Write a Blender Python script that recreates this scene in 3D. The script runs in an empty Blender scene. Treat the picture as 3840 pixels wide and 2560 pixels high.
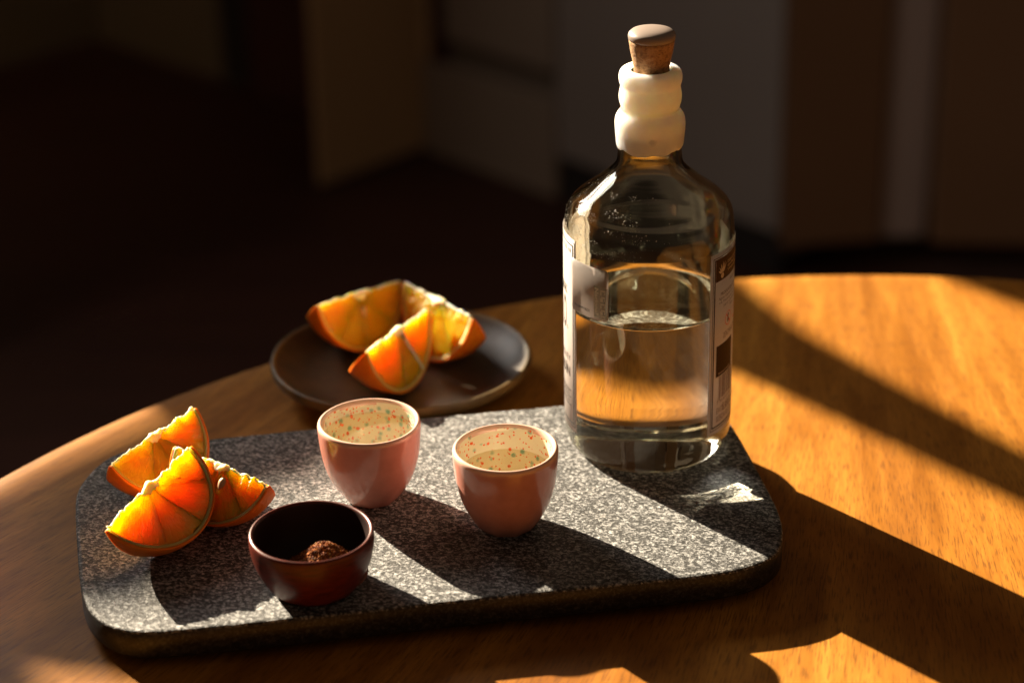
import bpy, bmesh, math, random
from math import sin, cos, pi, radians, sqrt
from mathutils import Vector, Matrix, noise
random.seed(7)
SC = bpy.context.scene
COL = SC.collection

# ------------------------------------------------------------------ camera
PITCH, ROLL = radians(25.507), radians(-1.174)
fwd = Vector((0, cos(PITCH), -sin(PITCH)))
up0 = Vector((0, sin(PITCH), cos(PITCH)))
rt0 = Vector((1, 0, 0))
rt = rt0 * cos(ROLL) + up0 * sin(ROLL)
up = up0 * cos(ROLL) - rt0 * sin(ROLL)
cd = bpy.data.cameras.new('camera')
cd.sensor_width = 36.0
cd.lens = 77.35
cd.clip_start = 0.02
cd.clip_end = 60
cd.dof.use_dof = True
cd.dof.focus_distance = 0.945
cd.dof.aperture_fstop = 5.4
cam = bpy.data.objects.new('camera', cd)
COL.objects.link(cam)
M = Matrix((rt, up, -fwd)).transposed().to_4x4()
M.translation = (0, 0, 0.5)
cam.matrix_world = M
SC.camera = cam

# ------------------------------------------------------------------ world: dim warm indoor ambience
W = bpy.data.worlds.new('World')
SC.world = W
W.use_nodes = True
bg = W.node_tree.nodes['Background']
bg.inputs[0].default_value = (1.0, 0.67, 0.43, 1)
bg.inputs[1].default_value = 0.078

# ------------------------------------------------------------------ lamps
SUN_AZ, SUN_EL = radians(131.5), radians(23.5)
SDIR = Vector((cos(SUN_AZ) * cos(SUN_EL), sin(SUN_AZ) * cos(SUN_EL), sin(SUN_EL)))
DD = Vector((-cos(SUN_AZ), -sin(SUN_AZ), 0))          # the way the shadows run on the table
NN = Vector((-DD.y, DD.x, 0))
TGT = Vector((0.02, 0.86, 0.03))


def aim(o, d):
    o.rotation_euler = d.to_track_quat('-Z', 'Y').to_euler()


sl = bpy.data.lights.new('low_sun', 'SPOT')
sl.energy = 265000
sl.color = (1.0, 0.83, 0.60)
sl.shadow_soft_size = 0.132
sl.spot_size = radians(2.0)
sl.spot_blend = 0.0
so = bpy.data.objects.new('low_sun', sl)
COL.objects.link(so)
so.location = TGT + SDIR * 30.0
LAMP = so.location.copy()
aim(so, -SDIR)

U0 = -2.40                                              # where the window stands along the light's way
wl = bpy.data.lights.new('window_sky', 'AREA')
wl.shape = 'RECTANGLE'
wl.size, wl.size_y = 0.55, 0.50
wl.energy = 11.0
wl.color = (1.0, 0.94, 0.88)
wo = bpy.data.objects.new('window_sky', wl)
COL.objects.link(wo)
wo.location = DD * (U0 + 0.03) + NN * 0.62 + Vector((0, 0, 0.95))
aim(wo, (TGT - wo.location).normalized())

SC.view_settings.view_transform = 'Standard'
SC.view_settings.look = 'None'
SC.view_settings.exposure = 0
SC.view_settings.gamma = 1
cy = SC.cycles
cy.use_denoising = True
cy.denoising_prefilter = 'ACCURATE'
cy.max_bounces = 24
cy.transmission_bounces = 20
cy.transparent_max_bounces = 16
cy.glossy_bounces = 8
cy.diffuse_bounces = 5
cy.sample_clamp_indirect = 12.0
cy.caustics_refractive = True
cy.caustics_reflective = True
cy.blur_glossy = 0.5


# ------------------------------------------------------------------ helpers
def link_obj(name, mesh, mat=None, parent=None, smooth=True):
    o = bpy.data.objects.new(name, mesh)
    COL.objects.link(o)
    if mat is not None:
        for m in (mat if isinstance(mat, (list, tuple)) else [mat]):
            mesh.materials.append(m)
    if smooth:
        for p in mesh.polygons:
            p.use_smooth = True
    if parent is not None:
        o.parent = parent
        o.matrix_parent_inverse = Matrix.Translation(-parent.location) if parent.type == 'EMPTY' and parent.parent is None else parent.matrix_world.inverted()
    return o


def thing(name, label, cat, loc, group=None):
    o = bpy.data.objects.new(name, None)
    o.empty_display_size = 0.02
    COL.objects.link(o)
    o.location = loc
    o['label'] = label
    o['category'] = cat
    if group:
        o['group'] = group
    return o


def tag(o, label=None, cat=None, kind=None, group=None):
    if label: o['label'] = label
    if cat: o['category'] = cat
    if kind: o['kind'] = kind
    if group: o['group'] = group
    return o


def mesh_from(verts, faces, name='mesh'):
    me = bpy.data.meshes.new(name)
    me.from_pydata([tuple(v) for v in verts], [], faces)
    me.validate()
    bm = bmesh.new()
    bm.from_mesh(me)
    bmesh.ops.recalc_face_normals(bm, faces=bm.faces)
    bm.to_mesh(me)
    bm.free()
    return me


def lathe(prof, center, n=96, fn=None, close=False):
    """revolve (r, z) pairs about the vertical through center; r = 0 makes a pole; fn(ang, r, z) may push a point about"""
    verts, faces, rings = [], [], []
    for (r, z) in prof:
        if r <= 1e-7:
            rings.append([len(verts)])
            verts.append((center[0], center[1], z))
        else:
            ring = []
            for i in range(n):
                a = 2 * pi * i / n
                rr, zz = (r, z) if fn is None else fn(a, r, z)
                ring.append(len(verts))
                verts.append((center[0] + rr * cos(a), center[1] + rr * sin(a), zz))
            rings.append(ring)
    pairs = list(zip(rings[:-1], rings[1:]))
    if close:
        pairs.append((rings[-1], rings[0]))
    for A, B in pairs:
        if len(A) == 1 and len(B) == 1:
            continue
        for i in range(n):
            j = (i + 1) % n
            if len(A) == 1:
                faces.append((A[0], B[i], B[j]))
            elif len(B) == 1:
                faces.append((A[i], A[j], B[0]))
            else:
                faces.append((A[i], A[j], B[j], B[i]))
    return mesh_from(verts, faces)


def spline(pts, sub=6, closed=False):
    """Catmull-Rom through pts"""
    out = []
    n = len(pts)
    P = [Vector(p) for p in pts]
    rng = range(n) if closed else range(n - 1)
    for i in rng:
        if closed:
            a, b, c, d = P[(i - 1) % n], P[i], P[(i + 1) % n], P[(i + 2) % n]
        else:
            a, b, c, d = P[max(i - 1, 0)], P[i], P[i + 1], P[min(i + 2, n - 1)]
        for k in range(sub):
            t = k / sub
            out.append(tuple(0.5 * ((2 * b) + (c - a) * t + (2 * a - 5 * b + 4 * c - d) * t * t + (3 * b - a - 3 * c + d) * t ** 3)))
    if not closed:
        out.append(tuple(P[-1]))
    return out


def box_bm(bm, x0, x1, y0, y1, z0, z1, bev=0.0, rot=0.0, org=(0, 0, 0)):
    r = bmesh.ops.create_cube(bm, size=1.0)
    vs = r['verts']
    c, s = cos(rot), sin(rot)
    for v in vs:
        x = x0 + (v.co.x + .5) * (x1 - x0)
        y = y0 + (v.co.y + .5) * (y1 - y0)
        z = z0 + (v.co.z + .5) * (z1 - z0)
        v.co = (org[0] + c * x - s * y, org[1] + s * x + c * y, org[2] + z)
    if bev > 0:
        es = list({e for v in vs for e in v.link_edges})
        bmesh.ops.bevel(bm, geom=es, offset=bev, segments=2, affect='EDGES', profile=0.6)
    return vs


def bm_obj(name, bm, mat, parent=None, smooth=False):
    me = bpy.data.meshes.new(name)
    bm.to_mesh(me)
    bm.free()
    return link_obj(name, me, mat, parent, smooth)


# ------------------------------------------------------------------ materials
class NT:
    def __init__(s, name):
        s.m = bpy.data.materials.new(name)
        s.m.use_nodes = True
        s.t = s.m.node_tree
        s.p = s.t.nodes['Principled BSDF']
        s.out = s.t.nodes['Material Output']

    def n(s, kind, **kw):
        nd = s.t.nodes.new(kind)
        for k, v in kw.items():
            setattr(nd, k, v)
        return nd

    def l(s, a, b):
        s.t.links.new(a, b)

    def setp(s, **kw):
        for k, v in kw.items():
            s.p.inputs[k.replace('_', ' ')].default_value = v
        return s

    def pos(s):
        return s.n('ShaderNodeNewGeometry').outputs['Position']

    def mapping(s, vec, scale=(1, 1, 1), rot=(0, 0, 0), loc=(0, 0, 0)):
        m = s.n('ShaderNodeMapping')
        m.inputs['Scale'].default_value = scale
        m.inputs['Rotation'].default_value = rot
        m.inputs['Location'].default_value = loc
        s.l(vec, m.inputs['Vector'])
        return m.outputs[0]

    def noise(s, vec, scale, detail=4, rough=.55, dist=0.0):
        t = s.n('ShaderNodeTexNoise')
        t.inputs['Scale'].default_value = scale
        t.inputs['Detail'].default_value = detail
        t.inputs['Roughness'].default_value = rough
        t.inputs['Distortion'].default_value = dist
        s.l(vec, t.inputs['Vector'])
        return t.outputs['Fac']

    def ramp(s, fac, stops, interp='LINEAR'):
        r = s.n('ShaderNodeValToRGB')
        r.color_ramp.interpolation = interp
        els = r.color_ramp.elements
        while len(els) < len(stops):
            els.new(.5)
        for e, (p, c) in zip(els, stops):
            e.position = p
            e.color = c if len(c) == 4 else (*c, 1)
        s.l(fac, r.inputs[0])
        return r.outputs[0]

    def mix(s, fac, a, b, mode='MIX'):
        m = s.n('ShaderNodeMix', data_type='RGBA', blend_type=mode)
        for sock, v in ((m.inputs[0], fac), (m.inputs[6], a), (m.inputs[7], b)):
            if isinstance(v, (int, float)):
                sock.default_value = v
            elif isinstance(v, tuple):
                sock.default_value = v if len(v) == 4 else (*v, 1)
            else:
                s.l(v, sock)
        return m.outputs[2]

    def math(s, op, a, b=None, clamp=False):
        m = s.n('ShaderNodeMath', operation=op, use_clamp=clamp)
        for sock, v in ((m.inputs[0], a), (m.inputs[1], b)):
            if v is None:
                continue
            if isinstance(v, (int, float)):
                sock.default_value = v
            else:
                s.l(v, sock)
        return m.outputs[0]

    def bump(s, h, strength=.3, dist=.001, prev=None):
        b = s.n('ShaderNodeBump')
        b.inputs['Strength'].default_value = strength
        b.inputs['Distance'].default_value = dist
        s.l(h, b.inputs['Height'])
        if prev is not None:
            s.l(prev, b.inputs['Normal'])
        return b.outputs[0]


def plain(name, col, rough=.5, **kw):
    a = NT(name).setp(Base_Color=(*col, 1), Roughness=rough, **kw)
    return a.m


def mat_wood_table():
    a = NT('warm_veneer')
    p = a.pos()
    sep = a.n('ShaderNodeSeparateXYZ')
    a.l(p, sep.inputs[0])
    # the veneer's grain runs in gentle arcs
    ex = a.math('EXPONENT', a.math('MULTIPLY', a.math('SUBTRACT', sep.outputs[1], .85), 1.6))
    g = a.math('MULTIPLY', a.math('SUBTRACT', sep.outputs[0], .25), ex)
    cmb = a.n('ShaderNodeCombineXYZ')
    a.l(g, cmb.inputs[0]); a.l(sep.outputs[1], cmb.inputs[1])
    v = cmb.outputs[0]
    broad = a.noise(a.mapping(v, (14, 1.6, 1)), 1.0, 5, .6, .6)
    fig = a.noise(a.mapping(v, (60, 9, 1)), 1.0, 4, .6, .9)
    fine = a.noise(a.mapping(v, (420, 30, 1)), 1.0, 3, .6)
    pore = a.noise(a.mapping(v, (1500, 100, 1)), 1.0, 2, .5)
    c1 = a.ramp(broad, [(.25, (.25, .085, .009)), (.5, (.45, .185, .022)), (.75, (.62, .29, .043))])
    c2 = a.mix(a.ramp(fig, [(.35, (0, 0, 0)), (.7, (1, 1, 1))]), (.72, .65, .57), (1.14, 1.12, 1.09))
    c = a.mix(1.0, c1, c2, 'MULTIPLY')
    c = a.mix(a.ramp(fine, [(.3, (.35, .35, .35)), (.55, (0, 0, 0))]), c, (.20, .066, .008))
    pm = a.ramp(pore, [(.37, (1, 1, 1)), (.47, (0, 0, 0))])
    c = a.mix(a.math('MULTIPLY', pm, .55), c, (.10, .034, .008))
    a.l(c, a.p.inputs['Base Color'])
    r = a.math('ADD', a.math('MULTIPLY', fig, .2), .33)
    a.l(r, a.p.inputs['Roughness'])
    b = a.bump(pm, -.25, .0004)
    b = a.bump(fine, .12, .0006, b)
    a.l(b, a.p.inputs['Normal'])
    a.p.inputs['Specular IOR Level'].default_value = .35
    return a.m


def mat_granite(polished=False):
    a = NT('granite_honed_edge' if polished else 'granite_rough_top')
    p = a.pos()
    v = a.mapping(p, (1, 1, 1), rot=(0, 0, radians(12)))
    n1 = a.noise(a.mapping(v, (600, 830, 700)), 1.0, 3, .62, .6)
    n2 = a.noise(a.mapping(v, (1500, 2100, 1800)), 1.0, 3, .65)
    n3 = a.noise(v, 45, 3)
    base = a.ramp(n1, [(.43, (.008, .008, .007)), (.475, (.030, .029, .027)), (.52, (.16, .155, .147)), (.585, (.36, .35, .33)), (.68, (.62, .60, .57))])
    c = a.mix(a.ramp(n2, [(.38, (1, 1, 1)), (.46, (0, 0, 0))]), base, (.022, .021, .020))
    c = a.mix(1.0, c, a.ramp(n3, [(.3, (.82, .82, .82)), (.7, (1.1, 1.08, 1.05))]), 'MULTIPLY')
    n4 = a.noise(v, 170, 4, .65)
    c = a.mix(a.ramp(n4, [(.30, (.75, .75, .75)), (.42, (0, 0, 0))]), c, (.035, .033, .031))
    c = a.mix(a.ramp(a.noise(v, 210, 3), [(.64, (0, 0, 0)), (.74, (.5, .5, .5))]), c, (.50, .46, .41))
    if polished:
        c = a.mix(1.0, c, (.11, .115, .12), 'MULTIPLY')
    c = a.mix(1.0, c, (.95, 1.0, 1.08), 'MULTIPLY')
    a.l(c, a.p.inputs['Base Color'])
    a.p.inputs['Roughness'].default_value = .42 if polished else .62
    if not polished:
        b = a.bump(n1, .55, .0012)
        a.l(a.bump(n2, .35, .0005, b), a.p.inputs['Normal'])
    else:
        a.l(a.bump(n1, .12, .0004), a.p.inputs['Normal'])
    return a.m


def mat_glass():
    a = NT('clear_bottle_glass')
    a.t.nodes.remove(a.p)
    g = a.n('ShaderNodeBsdfGlass')
    g.inputs['IOR'].default_value = 1.44
    g.inputs['Roughness'].default_value = 0.0
    g.inputs['Color'].default_value = (.98, .98, .925, 1)
    a.l(g.outputs[0], a.out.inputs['Surface'])
    return a.m


def mat_cup_drink():
    a = NT('clear_drink_surface')
    a.t.nodes.remove(a.p)
    tr = a.n('ShaderNodeBsdfTransparent')
    tr.inputs[0].default_value = (.88, .83, .70, 1)
    gl = a.n('ShaderNodeBsdfGlossy')
    gl.inputs['Roughness'].default_value = .02
    fr = a.n('ShaderNodeFresnel')
    fr.inputs[0].default_value = 1.36
    mx = a.n('ShaderNodeMixShader')
    ge = a.n('ShaderNodeNewGeometry')
    a.l(a.math('MULTIPLY', fr.outputs[0], a.math('SUBTRACT', 1.0, ge.outputs['Backfacing'])), mx.inputs[0]); a.l(tr.outputs[0], mx.inputs[1]); a.l(gl.outputs[0], mx.inputs[2])
    df = a.n('ShaderNodeBsdfDiffuse')                     # the spirit is a little cloudy
    df.inputs[0].default_value = (.80, .72, .55, 1)
    mc = a.n('ShaderNodeMixShader')
    mc.inputs[0].default_value = .06
    a.l(mx.outputs[0], mc.inputs[1]); a.l(df.outputs[0], mc.inputs[2])
    a.l(mc.outputs[0], a.out.inputs['Surface'])
    return a.m


def mat_pink():
    a = NT('pink_glaze')
    p = a.pos()
    n = a.noise(p, 160, 3)
    c = a.ramp(n, [(.3, (.60, .255, .195)), (.7, (.68, .305, .24))])
    zz = a.n('ShaderNodeSeparateXYZ')
    a.l(p, zz.inputs[0])
    c = a.mix(a.ramp(a.math('MULTIPLY', a.math('SUBTRACT', zz.outputs[2], .0525), 300), [(.1, (0, 0, 0)), (.9, (.8, .8, .8))]), c, (.86, .62, .50))   # the glaze runs thin at the rim
    a.l(c, a.p.inputs['Base Color'])
    a.setp(Roughness=.22, Coat_Weight=.5, Coat_Roughness=.08)
    a.l(a.bump(a.noise(p, 90, 2), .05, .001), a.p.inputs['Normal'])
    return a.m


def mat_speckle():
    a = NT('cream_speckled_glaze')
    p = a.pos()
    wob = a.n('ShaderNodeVectorMath', operation='ADD')
    nz = a.n('ShaderNodeTexNoise')
    nz.inputs['Scale'].default_value = 900
    a.l(p, nz.inputs['Vector'])
    sc = a.n('ShaderNodeVectorMath', operation='SCALE')
    sc.inputs['Scale'].default_value = .0007
    a.l(nz.outputs['Color'], sc.inputs[0])
    a.l(p, wob.inputs[0]); a.l(sc.outputs[0], wob.inputs[1])
    q = wob.outputs[0]
    c = (.80, .735, .565)

    def dots(scale, thr_lo, thr_hi, pick, col, cur, strength=1.0):
        vo = a.n('ShaderNodeTexVoronoi')
        vo.inputs['Scale'].default_value = scale
        a.l(q, vo.inputs['Vector'])
        s2 = a.n('ShaderNodeSeparateColor')
        a.l(vo.outputs['Color'], s2.inputs[0])
        d = a.ramp(vo.outputs['Distance'], [(thr_lo, (1, 1, 1)), (thr_hi, (0, 0, 0))])
        k = a.math('MULTIPLY', d, a.math('LESS_THAN', s2.outputs[0], pick))
        k = a.math('MULTIPLY', k, strength)
        return a.mix(k, cur, col)
    c = dots(300, .22, .46, .36, (.13, .38, .29), c, .9)
    c = dots(430, .26, .36, .38, (.82, .12, .012), c)
    c = dots(760, .24, .40, .30, (.82, .14, .02), c)
    a.l(c, a.p.inputs['Base Color'])
    a.setp(Roughness=.2, Coat_Weight=.4, Coat_Roughness=.05)
    return a.m


def mat_bowl():
    a = NT('dark_red_lacquered_wood')
    p = a.pos()
    n = a.noise(a.mapping(p, (160, 160, 900)), 1.0, 4, .6)
    c = a.ramp(n, [(.3, (.038, .004, .002)), (.7, (.125, .014, .004))])
    a.l(c, a.p.inputs['Base Color'])
    a.setp(Roughness=.42, Coat_Weight=.12, Coat_Roughness=.2, Specular_IOR_Level=.35)
    a.l(a.bump(n, .15, .0005), a.p.inputs['Normal'])
    return a.m


def mat_plate(edge=False):
    a = NT('olive_clay_edge' if edge else 'dark_burnished_clay')
    p = a.pos()
    n = a.noise(p, 22, 5, .6, .5)
    n2 = a.noise(p, 120, 4)
    c = a.ramp(n, [(.32, (.024, .019, .012)), (.52, (.066, .042, .021)), (.72, (.125, .070, .026))])
    if edge:
        c = a.ramp(n, [(.32, (.05, .040, .022)), (.52, (.15, .095, .034)), (.72, (.26, .155, .045))])
    c = a.mix(a.ramp(n2, [(.3, (.3, .3, .3)), (.5, (0, 0, 0))]), c, (.018, .014, .010))
    a.l(c, a.p.inputs['Base Color'])
    a.setp(Roughness=.46)
    a.l(a.bump(n2, .2, .0008), a.p.inputs['Normal'])
    return a.m


def mat_flesh():
    a = NT('orange_flesh')
    p = a.n('ShaderNodeTexCoord').outputs['Object']
    sep = a.n('ShaderNodeSeparateXYZ')
    a.l(p, sep.inputs[0])
    x, y, z = sep.outputs
    rad = a.math('SQRT', a.math('ADD', a.math('ADD', a.math('MULTIPLY', x, x), a.math('MULTIPLY', z, z)), a.math('MULTIPLY', y, y)))
    ang = a.math('ARCTAN2', z, x)
    cmb = a.n('ShaderNodeCombineXYZ')
    a.l(a.math('MULTIPLY', ang, 14.0), cmb.inputs[0])
    a.l(a.math('MULTIPLY', rad, 190.0), cmb.inputs[1])
    a.l(a.math('MULTIPLY', y, 300.0), cmb.inputs[2])
    v = a.noise(cmb.outputs[0], 1.0, 3, .5, .8)          # juice sacs lie along the radius
    n = a.noise(p, 90, 3)
    oi = a.n('ShaderNodeObjectInfo').outputs['Random']
    c = a.ramp(n, [(.3, (.97, .34, .006)), (.7, (.99, .43, .012))])
    c = a.mix(a.math('MULTIPLY', oi, .35), c, (.97, .29, .004))
    c = a.mix(a.ramp(v, [(.56, (0, 0, 0)), (.75, (.5, .5, .5))]), c, (1.0, .52, .06))
    a.l(c, a.p.inputs['Base Color'])
    a.setp(Roughness=.28, Specular_IOR_Level=.35, Subsurface_Weight=1.0, Subsurface_Scale=.034, Subsurface_Anisotropy=.6)
    a.p.inputs['Subsurface Radius'].default_value = (1.0, .50, .04)
    a.l(a.bump(v, .8, .0011), a.p.inputs['Normal'])
    return a.m


def mat_pith(name, col, scale):
    a = NT(name)
    p = a.n('ShaderNodeTexCoord').outputs['Object']
    n = a.noise(p, 500, 3)
    c = a.mix(n, col, tuple(min(1, x * 1.08) for x in col))
    a.l(c, a.p.inputs['Base Color'])
    a.setp(Roughness=.6, Subsurface_Weight=1.0, Subsurface_Scale=scale)
    a.p.inputs['Subsurface Radius'].default_value = (1.0, .6, .25)
    a.l(a.bump(n, .4, .0005), a.p.inputs['Normal'])
    return a.m


def mat_peel():
    a = NT('orange_peel')
    p = a.n('ShaderNodeTexCoord').outputs['Object']
    vo = a.n('ShaderNodeTexVoronoi')
    vo.inputs['Scale'].default_value = 620
    a.l(p, vo.inputs['Vector'])
    n = a.noise(p, 60, 3)
    c = a.ramp(n, [(.3, (.78, .17, .005)), (.7, (.88, .25, .008))])
    a.l(c, a.p.inputs['Base Color'])
    a.setp(Roughness=.5, Specular_IOR_Level=.22, Subsurface_Weight=.35, Subsurface_Scale=.003)
    a.p.inputs['Subsurface Radius'].default_value = (1.0, .4, .08)
    a.l(a.bump(vo.outputs['Distance'], .45, .0006), a.p.inputs['Normal'])
    return a.m


def mat_wax():
    a = NT('white_sealing_wax')
    p = a.pos()
    n = a.noise(p, 260, 4)
    c = a.ramp(n, [(.3, (.90, .88, .84)), (.7, (.95, .94, .90))])
    # a faint grey-blue thumb smudge low on the wax
    d = a.n('ShaderNodeVectorMath', operation='DISTANCE')
    a.l(p, d.inputs[0])
    d.inputs[1].default_value = (.0622, .8868, .1700)
    k = a.ramp(a.math('ADD', a.math('MULTIPLY', d.outputs['Value'], 160), a.math('MULTIPLY', a.math('SUBTRACT', n, .5), .9)), [(.06, (.5, .5, .5)), (.36, (0, 0, 0))])
    c = a.mix(k, c, (.36, .40, .46))
    a.l(c, a.p.inputs['Base Color'])
    a.setp(Roughness=.33, Subsurface_Weight=1.0, Subsurface_Scale=.013)
    a.p.inputs['Subsurface Radius'].default_value = (1.0, .88, .74)
    b = a.bump(a.noise(p, 120, 3), .2, .001)
    a.l(a.bump(a.noise(p, 700, 3), .15, .0004, b), a.p.inputs['Normal'])
    return a.m


def mat_cork():
    a = NT('cork')
    p = a.pos()
    n = a.noise(p, 520, 5, .7)
    v = a.noise(a.mapping(p, (500, 500, 1300)), 1.0, 3)
    c = a.ramp(n, [(.32, (.17, .085, .035)), (.5, (.42, .235, .105)), (.7, (.56, .35, .18))])
    c = a.mix(a.ramp(v, [(.3, (.8, .8, .8)), (.4, (0, 0, 0))]), c, (.10, .05, .02))
    a.l(c, a.p.inputs['Base Color'])
    a.setp(Roughness=.85)
    a.l(a.bump(n, .7, .0008), a.p.inputs['Normal'])
    return a.m


def mat_paper(name, col, trans=.3, transparent=0.0):
    a = NT(name)
    a.t.nodes.remove(a.p)
    p = a.pos()
    n = a.noise(p, 700, 3)
    c = a.mix(n, tuple(x * .95 for x in col), col)
    d = a.n('ShaderNodeBsdfDiffuse')
    t = a.n('ShaderNodeBsdfTranslucent')
    a.l(c, d.inputs[0]); a.l(c, t.inputs[0])
    m = a.n('ShaderNodeMixShader')
    m.inputs[0].default_value = trans
    a.l(d.outputs[0], m.inputs[1]); a.l(t.outputs[0], m.inputs[2])
    cur = m.outputs[0]
    if transparent:
        tr = a.n('ShaderNodeBsdfTransparent')
        m2 = a.n('ShaderNodeMixShader')
        m2.inputs[0].default_value = transparent
        a.l(cur, m2.inputs[1]); a.l(tr.outputs[0], m2.inputs[2])
        cur = m2.outputs[0]
    gl = a.n('ShaderNodeBsdfGlossy')
    gl.inputs['Roughness'].default_value = .25
    m3 = a.n('ShaderNodeMixShader')
    m3.inputs[0].default_value = .04
    a.l(cur, m3.inputs[1]); a.l(gl.outputs[0], m3.inputs[2])
    a.l(m3.outputs[0], a.out.inputs['Surface'])
    return a.m


def mat_floor():
    a = NT('dark_stained_floorboards')
    p = a.pos()
    n = a.noise(a.mapping(p, (3, 40, 1), rot=(0, 0, radians(45))), 1.0, 4)
    c = a.ramp(n, [(.3, (.035, .010, .006)), (.7, (.06, .018, .010))])
    a.l(c, a.p.inputs['Base Color'])
    a.setp(Roughness=.55)
    return a.m


def mat_wallpaint(name, col):
    a = NT(name)
    p = a.pos()
    n = a.noise(p, 3, 3)
    c = a.mix(n, tuple(x * .85 for x in col), tuple(x * 1.1 for x in col))
    a.l(c, a.p.inputs['Base Color'])
    a.setp(Roughness=.75)
    return a.m


M_TABLE = mat_wood_table()
M_STONE = mat_granite()
M_STONE_E = mat_granite(True)
M_GLASS = mat_glass()
M_DRINK = mat_cup_drink()
M_PINK = mat_pink()
M_SPECK = mat_speckle()
M_BOWL = mat_bowl()
M_PLATE = mat_plate()
M_PLATE_E = mat_plate(True)
M_FLESH = mat_flesh()
M_PITH = mat_pith('white_pith', (.96, .62, .14), .016)
M_CORE = mat_pith('pale_membrane', (.92, .80, .58), .004)
M_MEMB = mat_pith('thin_membrane', (.93, .42, .03), .010)
M_PEEL = mat_peel()
M_SEED = plain('orange_seed', (.50, .34, .19), .45)
M_WAX = mat_wax()
M_CORK = mat_cork()
M_CAP = plain('grey_brown_cap', (.30, .24, .21), .36)
M_PAPER = mat_paper('white_label_paper', (.82, .775, .75), .52)
M_STICK = mat_paper('sticker_film', (.70, .64, .61), .76, .08)
M_GREY = mat_paper('silver_film', (.36, .38, .34), .35, .15)
M_FAINT = mat_paper('pale_print', (.62, .62, .56), .35)
M_INK = plain('black_ink', (.014, .012, .012), .5)
M_BROWN = plain('brown_ink', (.030, .011, .005), .6, Specular_IOR_Level=.2)
M_INKB = plain('brown_text_ink', (.13, .065, .045), .5)
M_RED = plain('red_ink', (.75, .10, .03), .5)

# ------------------------------------------------------------------ the room
ZF = -0.75
me = mesh_from([(-6, -4, ZF), (6, -4, ZF), (6, 8, ZF), (-6, 8, ZF)], [(0, 1, 2, 3)])
tag(link_obj('floor', me, mat_floor(), None, False), kind='structure')

R45 = radians(-45)


def wall(name, x0, y0, x1, y1, th, z0, z1, mat, parent=None, bev=0.0):
    """an upright slab whose face runs from (x0,y0) to (x1,y1); thickness th to the far side"""
    L = sqrt((x1 - x0) ** 2 + (y1 - y0) ** 2)
    ang = math.atan2(y1 - y0, x1 - x0)
    bm = bmesh.new()
    box_bm(bm, 0, L, 0, th, z0, z1, bev, ang, (x0, y0, 0))
    return bm_obj(name, bm, mat, parent)


m_olive = mat_wallpaint('olive_grey_paint', (.16, .12, .075))
m_cream = mat_wallpaint('putty_paint', (.50, .33, .17))
m_greyp = mat_wallpaint('grey_violet_paint', (.30, .25, .22))
m_brown = mat_wallpaint('brown_stain', (.26, .135, .065))
m_tan = mat_wallpaint('tan_paint', (.29, .22, .165))
m_pale = mat_wallpaint('pale_trim_paint', (.50, .38, .33))
m_dark = mat_wallpaint('near_black_gap', (.02, .014, .011))
m_gap = mat_wallpaint('shadow_gap_paint', (.19, .145, .11))
m_maroon = mat_wallpaint('dark_maroon_paint', (.055, .012, .008))

tag(wall('wall', -1.06, 3.67, -.76, 3.97, .1, ZF, 2.0, m_olive), kind='structure')
tag(wall('wall', -.76, 3.97, -.50, 3.71, .1, ZF, 2.0, m_olive), kind='structure')
t = thing('door', 'dark maroon door in its black frame beside the putty coloured pillar', 'door', (-.40, 3.58, ZF))
wall('door_frame', -.50, 3.71, -.45, 3.66, .1, ZF, 1.4, m_dark, t)
wall('door_panel', -.445, 3.655, -.10, 3.31, .04, ZF, 1.4, m_maroon, t)
t = thing('pillar', 'putty coloured square pillar rising from the dark floor', 'pillar', (-.2, 3.27, ZF))
bm = bmesh.new()
box_bm(bm, 0, .225, 0, .012, ZF, 2.0, .004, radians(46), (-.289, 3.18, 0))
bm_obj('shaft', bm, m_cream, t)
bm = bmesh.new()
box_bm(bm, -.004, .229, -.004, .016, ZF, ZF + .008, .002, radians(46), (-.289, 3.18, 0))
bm_obj('base_trim', bm, m_dark, t)
# panelled cupboard running away from the pillar to the right
t = thing('cupboard', 'tall grey panelled cupboard standing right of the pillar', 'cupboard', (.1, 3.1, ZF))
CA = math.atan2(2.80 - 3.344, .372 - (-.132))
CL = sqrt((2.80 - 3.344) ** 2 + (.372 + .132) ** 2)


def cup_box(name, x0, x1, y0, y1, z0, z1, mat, bev=.003):
    b = bmesh.new()
    box_bm(b, x0, x1, y0, y1, z0, z1, bev, CA, (-.132, 3.344, 0))
    return bm_obj(name, b, mat, t)


cup_box('carcass', 0.02, CL, .018, .3, ZF + .03, 2.0, m_gap)
cup_box('kick_board', .306, CL - .003, .004, .016, ZF, ZF + .066, m_dark)
cup_box('plinth', 0.0, .303, -.004, .018, ZF, ZF + .155, m_tan)
cup_box('stile', 0.0, .02, -.004, .018, ZF + .157, 1.9, m_cream)
cup_box('door_panel', .055, .30, -.002, .016, ZF + .20, 1.9, m_tan)
cup_box('door_panel', .306, CL - .003, -.002, .016, ZF + .07, 1.9, m_greyp)
t = thing('wardrobe', 'brown wardrobe with a pale upright strip behind the table edge', 'wardrobe', (.7, 2.86, ZF))
wall('side_panel', .374, 2.80, .512, 2.815, .3, ZF + .05, 2.0, m_brown, t, .003)
wall('trim_strip', .514, 2.822, .578, 2.822, .02, ZF + .05, 2.0, m_pale, t, .006)
wall('front_panel', .582, 2.80, 1.6, 2.70, .04, ZF + .05, 2.0, m_brown, t, .003)
wall('plinth', .36, 2.95, 1.6, 2.78, .04, ZF, ZF + .048, m_dark, t)

# the wall with the window the light comes through, left and behind, outside the picture


def win(v, u, h):
    p = NN * v + DD * u
    return (p.x, p.y, h)


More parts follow.
